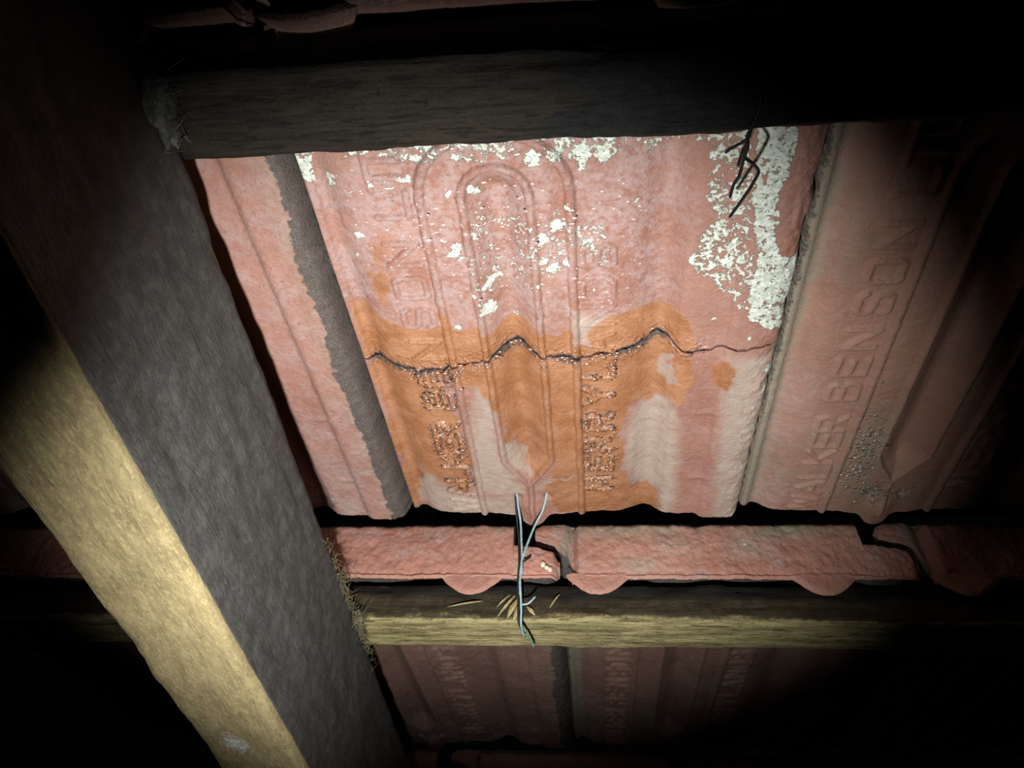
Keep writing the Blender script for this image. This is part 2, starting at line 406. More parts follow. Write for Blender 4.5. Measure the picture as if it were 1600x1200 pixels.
# ------------------------------------------------------------------ stains of the cracked tile (mm on the tile)
WET = [[(7, 224), (12, 223), (17, 216), (25, 212), (33, 208), (41, 207), (49, 209), (51, 218), (55, 217), (55, 208), (64, 206), (68, 208), (72, 202), (81, 206), (85, 209), (89, 211), (93, 208), (97, 204), (100, 203), (107, 202), (108, 205), (113, 204), (115, 194), (123, 192), (124, 201), (126, 206), (134, 212), (143, 215), (149, 216), (155, 213), (160, 214), (166, 212), (170, 208), (173, 201), (177, 193), (175, 186), (168, 187), (162, 194), (156, 197), (150, 190), (135, 185), (114, 184), (99, 186), (88, 193), (77, 189), (64, 183), (45, 177), (27, 178), (2, 181)], [(3, 174), (11, 183), (27, 177), (44, 176), (62, 182), (66, 177), (62, 164), (53, 165), (47, 172), (43, 170), (44, 154), (47, 132), (49, 94), (48, 77), (43, 60), (34, 65), (28, 72), (18, 80), (14, 93), (15, 78), (8, 56), (7, 43), (1, 40), (4, 95), (5, 139), (5, 161)], [(63, 164), (61, 172), (72, 184), (88, 192), (99, 185), (100, 152), (101, 106), (99, 94), (86, 81), (85, 98), (80, 111), (75, 113), (73, 126), (71, 137), (67, 155)], [(100, 183), (114, 182), (117, 162), (118, 105), (119, 79), (112, 81), (100, 74), (100, 83), (101, 106), (100, 141)], [(111, 78), (118, 78), (119, 39), (100, 37), (99, 52), (91, 68)], [(117, 182), (135, 184), (151, 189), (157, 196), (168, 186), (174, 180), (175, 160), (173, 146), (167, 143), (163, 151), (156, 142), (150, 145), (145, 140), (140, 132), (140, 111), (143, 75), (145, 61), (158, 62), (163, 56), (166, 34), (154, 30), (137, 30), (119, 30), (118, 79)], [(184, 169), (187, 179), (193, 181), (198, 175), (199, 166), (194, 160), (186, 164)]]
SEMI = [[(31, 271), (36, 262), (31, 242), (32, 226), (25, 214), (17, 222), (15, 239), (24, 261)], [(108, 229), (119, 230), (124, 222), (117, 212), (106, 219)]]
PALE = [[(15, 93), (20, 77), (30, 63), (44, 57), (72, 58), (77, 30), (52, 30), (27, 30), (8, 44)], [(62, 162), (68, 153), (68, 119), (69, 90), (81, 71), (80, 58), (49, 59), (52, 113)], [(72, 124), (76, 113), (84, 103), (84, 81), (74, 90), (70, 106)], [(153, 143), (163, 150), (169, 139), (174, 104), (174, 30), (166, 30), (163, 58), (147, 62), (142, 105), (147, 134)], [(190, 182), (213, 186), (216, 138), (222, 30), (199, 30), (195, 116)], [(117, 214), (135, 211), (124, 201), (123, 194), (115, 196)], [(89, 71), (111, 83), (112, 76), (91, 65)], [(161, 182), (164, 184), (168, 161), (162, 157)]]
WDENSE = [[(188, 320), (202, 320), (203, 291), (200, 282), (205, 250), (212, 247), (216, 252), (217, 226), (218, 203), (206, 205), (198, 210), (196, 231), (197, 253), (191, 279)], [(0, 316), (9, 306), (7, 299), (7, 290), (3, 293), (1, 298)], [(12, 296), (18, 296), (16, 292), (13, 288)]]
WSPARSE = [[(169, 310), (188, 320), (195, 279), (199, 230), (198, 210), (189, 219), (172, 232), (163, 243), (167, 258), (172, 271), (168, 287)], [(99, 315), (144, 315), (166, 315), (183, 306), (174, 302), (154, 299), (134, 297), (119, 293), (101, 301)], [(9, 316), (31, 315), (99, 315), (101, 299), (66, 297), (53, 299), (19, 302)]]
WSPECK = [[(63, 289), (81, 285), (118, 283), (145, 272), (147, 225), (117, 234), (105, 223), (79, 216), (55, 225), (51, 253)], [(30, 303), (64, 301), (65, 286), (46, 274), (20, 261), (21, 289)]]  # salt specks, thickened to stand in for sparkles on the film
FILM = [[(2, 290), (30, 310), (144, 315), (166, 281), (159, 220), (129, 209), (110, 201), (66, 207), (21, 211), (-1, 227)], [(1, 236), (9, 235), (9, 225), (3, 219)]]
WBLOB = [((75, 285), 4.3), ((63, 256), 5.6), ((74, 221), 6.6), ((70, 230), 3.0), ((102, 260), 5.9), ((110, 267), 4.6), ((113, 274), 3.3), ((112, 246), 4.6), ((106, 243), 5.3), ((102, 250), 2.6), ((78, 236), 4.0), ((47, 292), 4.0), ((14, 292), 4.0), ((31, 291), 2.6), ((58, 263), 2.3), ((101, 302), 6.6), ((120, 300), 7.3), ((130, 301), 5.3), ((172, 297), 2.3), ((145, 277), 2), ((99, 235), 2.6), ((126, 230), 2), ((129, 259), 2.3), ((69, 271), 2), ((199, 198), 2), ((181, 207), 2), ((21, 264), 3.0), ((17, 255), 2), ((65, 286), 2), ((85, 211), 2.6), ((58, 210), 3.3), ((214, 159), 3.3), ((214, 174), 4.0)]

def soft(S, V, polys, r):
    out = np.zeros(S.shape)
    for p in polys:
        xs = [a for a, b in p]; ys = [b for a, b in p]
        m = (S > min(xs) - r - 1) & (S < max(xs) + r + 1) & (V > min(ys) - r - 1) & (V < max(ys) + r + 1)
        out[m] = np.maximum(out[m], np.clip(.5 + .5 * poly_sd(S[m], V[m], p) / r, 0, 1))
    return out

def attrs_cracked(S, V, H, near):
    wx = S + (fbm(S * .12, V * .12, 61, 4) - .5) * 9; wy = V + (fbm(S * .12, V * .12, 71, 4) - .5) * 9
    wet = np.maximum(soft(wx, wy, WET, 5.0), soft(wx, wy, SEMI, 9) * .64)
    stk = soft(wx, wy, [PALE[-1]], 1.5)
    wet = wet * (1 - stk)
    pale = soft(wx, wy, PALE, 4.0) * (1 - np.clip(wet * 1.6 - .4, 0, 1))
    film = soft(wx, wy, FILM, 8.0) * .75
    white = np.maximum(np.minimum(soft(.5 * (wx + S), .5 * (wy + V), WDENSE, 4.0) * 1.9, 1) * .575, np.maximum(np.minimum(soft(wx, wy, WSPARSE, 9) * 1.3, 1) * .50, soft(wx, wy, WSPECK, 14) * .45))
    for (a, b), r in WBLOB:
        m = (np.abs(S - a) < 2 * r) & (np.abs(V - b) < 2 * r)
        white[m] = np.maximum(white[m],   .60 * (1 - smooth(.25, 1.5, np.hypot(wx[m] - a, (wy[m] - b) * .8) / r)))
    edge_w = smooth(213, 216.5, S + (fbm(V * .15, S * 0, 33, 4) - .5) * 4) * smooth(115, 130, V) * smooth(190, 178, V)
    white = np.maximum(white, edge_w * .6)
    dv = V - crack_v(S)
    m_mid = smooth(3, 8, S) * smooth(188, 176, S)
    hz = .45 + .75 * vnoise(S * .09, S * 0 + 5, 8) + .35 * np.exp(-((S - 157) / 9) ** 2) + .3 * np.exp(-((S - 88) / 14) ** 2)
    dark = np.exp(-np.where(dv < 0, -dv / (3.6 + 4.5 * hz), dv / 1.9)) * hz * m_mid * .86
    dark = np.maximum(dark, .5 * m_mid * smooth(160, 184, V) * smooth(188, 184, V) * np.exp(-((S - 72.5) / 2.2) ** 2))
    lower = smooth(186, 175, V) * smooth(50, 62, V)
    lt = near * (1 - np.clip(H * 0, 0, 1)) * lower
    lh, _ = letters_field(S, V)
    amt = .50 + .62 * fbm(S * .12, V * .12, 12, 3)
    low_side, _ = letters_field(S, V + 1.3)  # shifted strokes paint the letters' shade on their downslope side
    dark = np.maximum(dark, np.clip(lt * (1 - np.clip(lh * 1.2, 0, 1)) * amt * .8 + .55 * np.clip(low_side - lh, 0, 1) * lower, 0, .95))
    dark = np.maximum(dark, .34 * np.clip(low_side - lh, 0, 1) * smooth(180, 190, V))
    rd = np.minimum(np.abs(S - 118.9), np.minimum(np.abs(S - 54.9), np.abs(S - 101.8) + 30 * (V < 96)))
    dark = np.maximum(dark, .40 * np.exp(-(rd / .9) ** 2) * smooth(30, 45, V) * smooth(290, 270, V))  # painted shade along the right side of the ribs
    zone = ((S > 117) & (S < 143)) | ((S > 28) & (S < 50))
    gloss = np.where(zone, 1.0, 0) * lower * near + np.exp(-np.abs(dv) / 5) * m_mid * .8
    dark = np.maximum(dark, np.exp(-((S - 94.5) ** 2 + (V - 57) ** 2) / 6.0) * .8 + np.exp(-((S - 75.5) ** 2 + (V - 57) ** 2) / 6.0) * .8)  # shade inside the tie holes put into the colour
    green = smooth(208, 216, S) * smooth(260, 215, V) * .35 + smooth(.3, 1, pale) * .12
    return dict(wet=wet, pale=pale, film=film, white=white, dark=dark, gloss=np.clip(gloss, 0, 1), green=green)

def attrs_left(S, V, H, near):
    n = fbm(S * .06, V * .06, 21, 4)
    b = 204.8 + (fbm(V * .07, S * 0, 25, 4) - .5) * 6 + 4.0 * smooth(150, 300, V)
    dark = smooth(b - 2.6, b + 3.2, S + (fbm(S * .3, V * .3, 27, 4) - .5) * 4) * .86
    low = smooth(120, 40, V)
    return dict(dark=dark, film=.3 * n + .6 * low * smooth(.35, .6, n), pale=low * smooth(.4, .65, fbm(S * .05, V * .05, 23, 4)) * .7,
                white=low * .44 * smooth(.5, .68, fbm(S * .09, V * .09, 29, 3)), green=smooth(198, 206, S) * .3, wet=S * 0, gloss=S * 0)

def attrs_right(S, V, H, near):
    green = smooth(13, 5, S + (fbm(S * .2, V * .1, 31, 3) - .5) * 7) * .95
    green = green + .55 * np.exp(-(((S - 66) / 14) ** 2 + ((V - 88) / 42) ** 2)) + .35 * np.exp(-(((S - 84) / 22) ** 2 + ((V - 60) / 18) ** 2))
    green = green + .25 * smooth(.5, .7, fbm(S * .03, V * .03, 35, 4))
    gl = np.exp(-(((S - 62) / 8) ** 2 + ((V - 100) / 30) ** 2)) + np.exp(-(((S - 76) / 10) ** 2 + ((V - 60) / 10) ** 2))
    dark = .62 * smooth(6, 2, S + (fbm(S * .4, V * .2, 41, 3) - .5) * 4) * smooth(60, 150, V) + np.exp(-((S - 94.5) ** 2 + (V - 57) ** 2) / 9.0) * .8 + np.exp(-((S - 75.5) ** 2 + (V - 57) ** 2) / 9.0) * .8  # speckled joint, plus painted shade in the tie holes
    return dict(green=np.clip(green, 0, 1), gloss=np.clip(gl, 0, 1), dark=dark, film=.5 * smooth(40, 24, S) * smooth(.4, .6, fbm(S * .05, V * .02, 37, 4)),
                mossy=0 * S, wet=.35 * smooth(14, 24, S) * smooth(45, 30, S), white=S * 0, pale=.35 * smooth(15, 8, S))

# ------------------------------------------------------------------ head edge of a tile (upslope end face with the nibs)
def bar_mesh(name, seed, mat, green_spots=()):
    sa = np.concatenate([np.linspace(9, 187.5, 240), np.linspace(188.2, 218, 60)])
    # left rounding and right notch of the outline (height h from plane: 0 lip .. -45 top), mm
    top = np.where(sa < 187.8, -44.5, -27.0)
    top = np.where(sa >= 187.8, -27.0 + 7.5 * np.clip((sa - 187.8) / 30, 0, 1) ** 2.2 + 5 * smooth(213, 218, sa), top)
    top = top + 2.5 * smooth(12, 9, sa) * 0 + (fbm(sa * .16, sa * 0 + seed, seed, 4) - .5) * 2.0
    bot = np.zeros(len(sa)) + (fbm(sa * .1, sa * 0 + 7 + seed, seed, 4) - .5) * .8
    bot = bot - 8 * smooth(13, 9, sa) * 0 - 4 * smooth(215.5, 218, sa)
    nq = 44; q = np.linspace(0, 1, nq)
    S = np.repeat(sa[:, None], nq, 1); q = q ** 1.35; Q = np.repeat(q[None], len(sa), 0)
    Hh = bot[:, None] + (top - bot)[:, None] * Q
    cv = 364.0 + 2.2 * np.sin(np.pi * np.clip(Q * .92 + .06, 0, 1)) + 2.0 * Q - 6.0 * smooth(.82, 1, Q) ** 1.5
    cv = cv + .7 * (1 - smooth(.03, .06, Q)) - .5 * smooth(.04, .06, Q) * (1 - smooth(.06, .14, Q)) - 1.6 * (1 - smooth(0, .028, Q))
    cv = cv - 7 * smooth(15, 9, S) ** 1.6 - 5 * smooth(212, 218, S) ** 1.5
    cv = cv + (fbm(S * .09, Hh * .09, seed + 2, 4) - .5) * 2.6 + (fbm(S * .42, Hh * .42, seed + 4, 4) - .5) * 1.5
    fr = np.stack([S, cv, TL * 364.5 + Hh], -1).reshape(-1, 3)
    ns = len(sa); n = ns * nq; idx = np.arange(n).reshape(ns, nq)
    loop = np.concatenate([idx[:, 0], idx[-1, 1:], idx[-2::-1, -1], idx[0, -2:0:-1]])
    rim = fr[loop].copy(); back = rim.copy(); back[:, 1] = 354.5
    back[:, 2] = np.minimum(back[:, 2], TL * 364.5 - 19.0)
    V = np.concatenate([fr, rim, back]); m = len(loop); a = np.arange(m); b = (a + 1) % m
    side = np.stack([n + a, n + m + a, n + m + b, n + b], -1)
    # back closed column by column
    F = [grid_faces(ns, nq, flip=True), side[:, ::-1]]
    bi = {int(v): n + m + k for k, v in enumerate(loop)}
    cols = [[bi[int(idx[i, 0])], bi[int(idx[i + 1, 0])], bi[int(idx[i + 1, -1])], bi[int(idx[i, -1])]] for i in range(1, ns - 2)]
    F.append(np.array(cols))
    dirt = smooth(.72, .98, Q + (fbm(S * .05, Hh * .1, seed + 8, 4) - .5) * .5)
    green = dirt * .8
    white = np.zeros(S.shape); pale = np.zeros(S.shape)
    film = .55 * smooth(.5, .66, fbm(S * .045, Hh * .06, seed + 12, 4))
    for (a_, b_, ra, rb, g, wv) in green_spots:
        e = np.exp(-(((S - a_) / ra) ** 2 + ((Hh - b_) / rb) ** 2))
        green = np.maximum(green, e * g); white = np.maximum(white, e * wv); pale = np.maximum(pale, e * .6)
    dark = dirt * .45 * smooth(.45, .6, fbm(S * .08, Hh * .1, seed + 16, 4)) + .42 * np.exp(-((Q - .075) / .03) ** 2) * smooth(.45, .65, fbm(S * .05, Hh * 0, seed + 18, 3))
    at = dict(green=green, white=white, film=film, dark=dark, pale=pale)
    full = {k: np.concatenate([v.reshape(-1), v.reshape(-1)[loop], v.reshape(-1)[loop]]) for k, v in at.items()}
    return np_mesh(name, V * .001, F, mat, [True, False, False], full)

def nib_mesh(name, c, seed, mat, rx=14.5, rh=11.5):
    # half disc plate standing from the lip towards the loft, front slightly domed
    na, nr = 33, 9
    ang = np.linspace(0, math.pi, na)
    A = np.repeat(ang[:, None], nr, 1); Rr = np.repeat(np.linspace(0, 1, nr)[None], na, 0)
    wob = 1 + (fbm(A * 1.5, A * 0 + seed, seed, 3) - .5) * .10
    flare = 1 + .35 * np.abs(np.cos(A)) ** 8 * Rr
    x = c + rx * Rr * np.cos(A) * wob * flare; z = -3 + (rh + 3) * Rr * np.sin(A) ** .9 * wob
    y = 364.9 - 1.6 * smooth(.90, 1, Rr) + (fbm(x * .4, z * .4, seed + 1, 3) - .5) * .9
    fr = np.stack([x, y, TL * 364.5 + z], -1).reshape(-1, 3); idx = np.arange(na * nr).reshape(na, nr)
    outer = idx[:, -1]
    bk = fr[outer].copy(); bk[:, 1] = 354.0; bk[:, 0] = c + (bk[:, 0] - c) * .72; bk[:, 2] = TL * 364.5 - 3 + (z[:, -1] + 3) * .30 - 6
    n = len(fr); a = np.arange(na - 1)
    V = np.concatenate([fr, fr[outer], bk])
    F = [grid_faces(na, nr), np.stack([n + a, n + na + a, n + na + a + 1, n + a + 1], -1)]
    tri = np.array([[n + na, n + na + k + 1, n + na + k] for k in range(1, na - 1)])
    F.append(tri)
    gl = np.zeros(len(V))
    return np_mesh(name, V * .001, F, mat, [True, False, False], dict(film=gl + .1))

def flange_mesh(name, seed, mat):
    # thin upper left side lip of the head edge, slipping under the neighbour
    sa = np.linspace(-15, 12, 40)
    lo = np.interp(sa, [-15, -8, 0, 5, 9, 12], [-33, -31.5, -28, -24, -12, -3])
    hi = np.interp(sa, [-15, -10, 0, 12], [-40.5, -43, -44, -44.5])
    nq = 14; q = np.linspace(0, 1, nq); S = np.repeat(sa[:, None], nq, 1); Q = np.repeat(q[None], 40, 0)
    Hh = lo[:, None] + (hi - lo)[:, None] * Q + (fbm(S * .2, Q * 2, seed, 3) - .5) * 1.2
    cv = 361.5 + 1.6 * np.sin(math.pi * Q) - 4.0 * smooth(3, 11, S) + (fbm(S * .3, Hh * .3, seed + 3, 3) - .5) * 1.2 + 1.0 * (1 - smooth(.1, .2, Q))
    fr = np.stack([S, cv, TL * 364.5 + Hh], -1).reshape(-1, 3); ns = 40; n = ns * nq; idx = np.arange(n).reshape(ns, nq)
    loop = np.concatenate([idx[:, 0], idx[-1, 1:], idx[-2::-1, -1], idx[0, -2:0:-1]])
    rim = fr[loop].copy(); back = rim.copy(); back[:, 1] = 353.0; m = len(loop); a = np.arange(m); b = (a + 1) % m
    V = np.concatenate([fr, rim, back])
    F = [grid_faces(ns, nq, flip=True), np.stack([n + a, n + b, n + m + b, n + m + a], -1)]
    g = np.exp(-((S - 6) / 5) ** 2) * .9
    gg = np.concatenate([g.reshape(-1), g.reshape(-1)[loop], g.reshape(-1)[loop]])
    return np_mesh(name, V * .001, F, mat, [True, False], dict(green=gg, pale=gg * .7, film=gg * 0 + .4))

def tail_flange_mesh(name, mat):
    # thin weather lip that laps over the course below (outside of the roof)
    sa = np.linspace(2, 205, 30); va = np.array([-32., 20., 56.])
    S, V = np.meshgrid(sa, va, indexing='ij')
    f = np.stack([S, V, TL * V - 40 + 24.0 * smooth(20, 56, V)], -1).reshape(-1, 3)
    b = f.copy(); b[:, 2] -= 7
    n = len(f); ns, nt = S.shape; idx = np.arange(n).reshape(ns, nt)
    loop = np.concatenate([idx[:, 0], idx[-1, 1:], idx[-2::-1, -1], idx[0, -2:0:-1]]); a = loop; c = np.roll(loop, -1)
    return np_mesh(name, np.concatenate([f, b]) * .001, [grid_faces(ns, nt), grid_faces(ns, nt, n, True), np.stack([a, a + n, c + n, c], -1)], mat, [False] * 3)

# ------------------------------------------------------------------ battens and rafter
def timber(name, L0, L1, wid, hgt, mat, axis, seed, step=.003, rough=1.0, attr=None, bow=None):
    """bar along `axis` (0=u,1=v); cross-section wid (across) x hgt (w). origin at centre top; local w from 0 to hgt"""
    r = .0022
    per = []
    k = 14; hw = wid / 2
    cor = [(-hw, 0), (-hw, hgt), (hw, hgt), (hw, 0)]
    pts = []
    for i in range(4):
        (ax, az), (bx, bz) = cor[i], cor[(i + 1) % 4]
        n = max(4, int(math.hypot(bx - ax, bz - az) / step))
        L = math.hypot(bx - ax, bz - az)
        for t in np.linspace(r / L, 1 - r / L, n):
            pts.append((ax + (bx - ax) * t, az + (bz - az) * t))
    pts = np.array(pts); m = len(pts)
    nl = int((L1 - L0) / step); ll = np.linspace(L0, L1, nl)
    X = np.repeat(pts[None, :, 0], nl, 0); Z = np.repeat(pts[None, :, 1], nl, 0); Lg = np.repeat(ll[:, None], m, 1)
    nx = np.clip(X / hw, -1, 1) ** 5; nz = np.clip((Z - hgt / 2) / (hgt / 2), -1, 1) ** 5
    th = np.arctan2(Z - hgt / 2, X) * 40
    d = (fbm(Lg * 25, th * .12, seed, 4) - .5) * .0022 + (fbm(Lg * 60, th * .5, seed + 5, 4) - .5) * .0022 + (fbm(Lg * 200, th * 1.5, seed + 9, 3) - .5) * .0009
    d = d * rough
    if attr: at, ex = attr(Lg, X, Z)
    else: at, ex = {}, 0
    d = d + ex
    d = d * np.where(Z < .001, .15, 1)
    X2 = X + nx * d; Z2 = Z + nz * d
    if bow is not None: X2 = X2 + bow(Lg)
    co = np.stack([X2, Lg, Z2] if axis == 1 else [Lg, X2, Z2], -1).reshape(-1, 3)
    i = np.arange(nl - 1)[:, None] * m; j = np.arange(m)[None]; j2 = (j + 1) % m
    q = np.stack([i + j, i + j2, i + m + j2, i + m + j], -1).reshape(-1, 4)
    if axis == 1: q = q[:, ::-1]
    c = np.arange(m)[None]
    caps = [c if axis == 1 else c[:, ::-1], (c + (nl - 1) * m)[:, ::-1] if axis == 1 else c + (nl - 1) * m]
    return np_mesh(name, co, [q] + caps, mat, [True, False, False], {k: v.reshape(-1) for k, v in at.items()})

def rafter_attr(L, X, Z):
    hw = .0225
    n = fbm(L * 9, X * 30 + Z * 30, 90, 4)
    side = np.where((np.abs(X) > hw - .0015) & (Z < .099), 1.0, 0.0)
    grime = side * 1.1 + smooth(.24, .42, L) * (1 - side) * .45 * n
    # thin pale dust along the upper arris of the side face
    arris = side * np.exp(-(Z / .006) ** 2)
    grime = grime - arris * .45 * smooth(.4, .6, n)
    wh = np.exp(-(((L - .068) / .019) ** 2 + ((X + .005) / .013) ** 2)) * (1 - side) * .60
    return dict(grime=grime, white=wh), -.0012 * side * smooth(.55, .8, fbm(L * 30, Z * 40, 95, 3))

def batten_attr(L, X, Z):
    up = np.where((X > .0140) & (Z < .0272), 1.0, 0.0); Z = Z - .004
    n = fbm(L * 14, Z * 90, 80, 4)
    g = up * (1.0 + .7 * (n - .5)) - up * smooth(.012, .021, Z) * .45
    inner = np.where(Z > .0215, 1.0, 0)
    g = g + inner * .55 * smooth(.42, .27, n) * 0
    torn = up * ((fbm(L * 45, Z * 260, 83, 4) - .5) * .0055 + (fbm(L * 160, Z * 500, 82, 3) - .5) * .002) + inner * (fbm(L * 30, X * 700, 85, 4) - .5) * .0022
    return dict(grime=g, lip_shade=up * smooth(.0095, .002, Z + (fbm(L * 22, L * 0 + 1, 84, 4) - .5) * .008)), torn  # near-black strip paints the shade of the gap beneath the tile lip

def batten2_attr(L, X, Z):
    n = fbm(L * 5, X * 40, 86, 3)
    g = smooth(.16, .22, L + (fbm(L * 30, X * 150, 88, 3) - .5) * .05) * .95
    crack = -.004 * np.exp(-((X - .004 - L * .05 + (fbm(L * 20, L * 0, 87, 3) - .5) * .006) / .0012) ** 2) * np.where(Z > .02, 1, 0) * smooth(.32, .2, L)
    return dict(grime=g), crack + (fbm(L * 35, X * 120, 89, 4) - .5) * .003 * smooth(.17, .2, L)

raf = link('rafter', timber('rafter', -.62, .62, .0449, .1022, M_RAFTER, 1, 11, .0035, .8, rafter_attr), label='thick dusty timber rafter sloping down the left side, dark grey flank and tan underside', category='rafter')
place(raf, UR - .0449 / 2, 0, WB)
b = link('batten', timber('batten', -.55, .75, .0312, .0264, M_BATTEN, 0, 31, .0025, .55, batten_attr), label='pale splintered wooden batten under the row of clay tile nibs, wire end hanging across it', category='batten', group='roof battens')
place(b, 0, 0, WB - .0264)
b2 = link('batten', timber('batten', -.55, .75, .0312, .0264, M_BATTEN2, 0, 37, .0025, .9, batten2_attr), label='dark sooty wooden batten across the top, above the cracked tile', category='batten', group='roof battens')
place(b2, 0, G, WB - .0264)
b3 = link('batten', timber('batten', -.55, .75, .0312, .0264, M_BATTEN, 0, 41, .005, .7, batten_attr), label='lowest wooden batten in the darkness at the bottom', category='batten', group='roof battens')
place(b3, 0, -G, WB - .0264)

# ------------------------------------------------------------------ tiles
full0 = lambda s: tail_line(s, 3)
full1 = lambda s: s * 0 + HEAD_V
gap = lambda s: .75 + .5 * smooth(166, 172, s) + .55 * vnoise(s * .11, s * 0 + 2, 44) + .9 * np.exp(-((s - 131) / 6) ** 2) + .7 * np.exp(-((s - 52) / 5) ** 2) + .6 * np.exp(-((s - 117) / 2.5) ** 2)
low_m = tile_slab('lower_fragment', .62, 3, M_TILE, full0, lambda s: crack_v(s) - gap(s), attrs_cracked)
up_m = tile_slab('upper_fragment', .62, 3, M_TILE, lambda s: crack_v(s) + .1, full1, attrs_cracked)
left_m = tile_slab('tile_body', .95, 103, M_TILE2, full0, full1, attrs_left)
right_m = tile_slab('tile_body', .95, 203, M_TILE3, full0, full1, attrs_right)
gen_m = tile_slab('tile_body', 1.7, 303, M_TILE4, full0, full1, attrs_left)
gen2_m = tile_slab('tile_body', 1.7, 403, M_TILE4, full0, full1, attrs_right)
spotsB = [(42, -38, 30, 9, 1.0, .2), (66, -36, 12, 8, .8, .42), (146, -38, 26, 10, 1.35, 0), (118, -24, 14, 9, .5, .46), (128, -30, 10, 8, .7, .4), (12, -36, 7, 8, .8, .2), (75, -24, 14, 8, .1, .35), (52, -8, 14, 6, .5, .3)]
barA = bar_mesh('head_edge', 501, M_BAR); barB = bar_mesh('head_edge', 511, M_BAR2, spotsB)
nib1 = nib_mesh('nib', 25, 521, M_BAR); nib2 = nib_mesh('nib', 163, 523, M_BAR)
nib1b = nib_mesh('nib', 25, 525, M_BAR2); nib2b = nib_mesh('nib', 160, 527, M_BAR2)
flg = flange_mesh('side_flange', 531, M_BAR2)
tfl = tail_flange_mesh('weather_lip', M_TILE4)

def tile(u0, row, label, bodies, bar=barA, nibs=(nib1, nib2)):
    t = bpy.data.objects.new('clay_tile', None); C.objects.link(t)
    t.empty_display_size = .02
    t['label'] = label; t['category'] = 'roof tile'; t['kind'] = 'thing'; t['group'] = 'clay roof tiles in courses'
    t.matrix_world = ROOF @ Matrix.Translation((u0, row * G, 0))
    for n, me in bodies: link(n, me, t)
    ps = [link('head_edge', bar, t)] + [link('nib', me, t) for me in nibs] + [link('side_flange', flg, t)]
    if row >= 0:                       # unlit upper course ends: shade painted in with darker clay
        for p in ps: p.material_slots[0].link = 'OBJECT'; p.material_slots[0].material = M_TILE4
    link('weather_lip', tfl, t)
    return t

B = lambda m: [('tile_body', m)]
tile(U0, 0, 'cracked terracotta tile in the centre, orange damp stains, white salt patches and raised lettering', [('upper_fragment', up_m), ('lower_fragment', low_m)])
tile(U0 - PITCH, 0, 'dusty pink terracotta tile with a dark rounded lip, between rafter and cracked tile', B(left_m))
tile(U0 + PITCH, 0, 'dim brown terracotta tile with greenish left edge, right of the cracked tile', B(right_m), barB, (nib1b, nib2b))
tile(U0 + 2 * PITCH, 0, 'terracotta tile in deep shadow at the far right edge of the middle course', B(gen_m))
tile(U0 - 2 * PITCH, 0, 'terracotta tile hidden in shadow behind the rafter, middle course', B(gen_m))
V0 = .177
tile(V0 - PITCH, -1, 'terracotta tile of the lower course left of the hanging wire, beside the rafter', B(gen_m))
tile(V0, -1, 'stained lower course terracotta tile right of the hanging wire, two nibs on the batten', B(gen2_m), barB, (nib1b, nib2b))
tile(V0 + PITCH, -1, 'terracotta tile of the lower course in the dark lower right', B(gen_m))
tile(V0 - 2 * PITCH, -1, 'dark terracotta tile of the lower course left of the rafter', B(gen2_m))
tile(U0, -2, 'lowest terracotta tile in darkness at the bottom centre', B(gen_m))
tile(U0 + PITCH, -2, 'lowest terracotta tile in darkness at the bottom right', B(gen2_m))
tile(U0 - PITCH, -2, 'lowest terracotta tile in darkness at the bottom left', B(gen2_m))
tile(V0 - PITCH, 1, 'terracotta tile above the dark top batten, left', B(gen_m))
tile(V0, 1, 'terracotta tile above the dark top batten, right of the centre', B(gen2_m))

# ------------------------------------------------------------------ water beads added for glints on damp lettering, crack and upper film
def bead_mat(ca=(.13, .06, .028), cb=(.27, .125, .06)):
    m = NT('water bead')
    m.b.inputs['Coat Weight'].default_value = 1.0; m.b.inputs['Coat Roughness'].default_value = .26; m.b.inputs['Coat IOR'].default_value = 1.5
    return m.done(m.mix(m.ramp(m.noise(300, 3, .6), .4, .6), ca, cb), .3, None, 1.0)
M_BEAD = bead_mat()
M_DEW2 = bead_mat((.13, .12, .09), (.20, .18, .14))
M_GLINT_BEAD = bead_mat((.36, .24, .22), (.50, .38, .36))
def beads_mesh(name, pts, seed):
    g = np.random.default_rng(seed); V = []; F = []
    S = np.array([p[0] for p in pts]); Vv = np.array([p[1] for p in pts])
    H, _ = relief(S, Vv, p_seed(seed))
    for (s_, v_, R_), h in zip(pts, H):
        base = len(V); e = 1.2; r0 = R_ * math.sin(e); z0 = R_ * math.cos(e)
        st = 1.5 + 1.1 * g.random(); V.append((s_, v_, TL * v_ + h + (R_ - z0) * .95 - .05))
        for k in (.2, .4, .6, .8, 1.0):
            for j in range(12):
                a = j * 2 * math.pi / 12
                x = R_ * math.sin(e * k); V.append((s_ + x * math.cos(a) * st, v_ + x * math.sin(a), TL * (v_ + x * math.sin(a)) + h + (R_ * math.cos(e * k) - z0) * .95 - (.05 if k < 1 else .12)))
        for j in range(12): F.append((base, base + 1 + j, base + 1 + (j + 1) % 12, base + 1 + (j + 1) % 12))
        for q in range(4):
            for j in range(12): F.append((base + 1 + q * 12 + j, base + 13 + q * 12 + j, base + 13 + q * 12 + (j + 1) % 12, base + 1 + q * 12 + (j + 1) % 12))
    F = np.array(F); t = F[:, 2] == F[:, 3]
    return np_mesh(name, np.array(V) * .001, [F[t][:, :3], F[~t]], M_GLINT_BEAD if name == 'glint_beads' else M_BEAD if seed == 71 else M_DEW2)
def p_seed(seed): return {71: 3, 73: 203}[seed]
gb = np.random.default_rng(8); pts = []
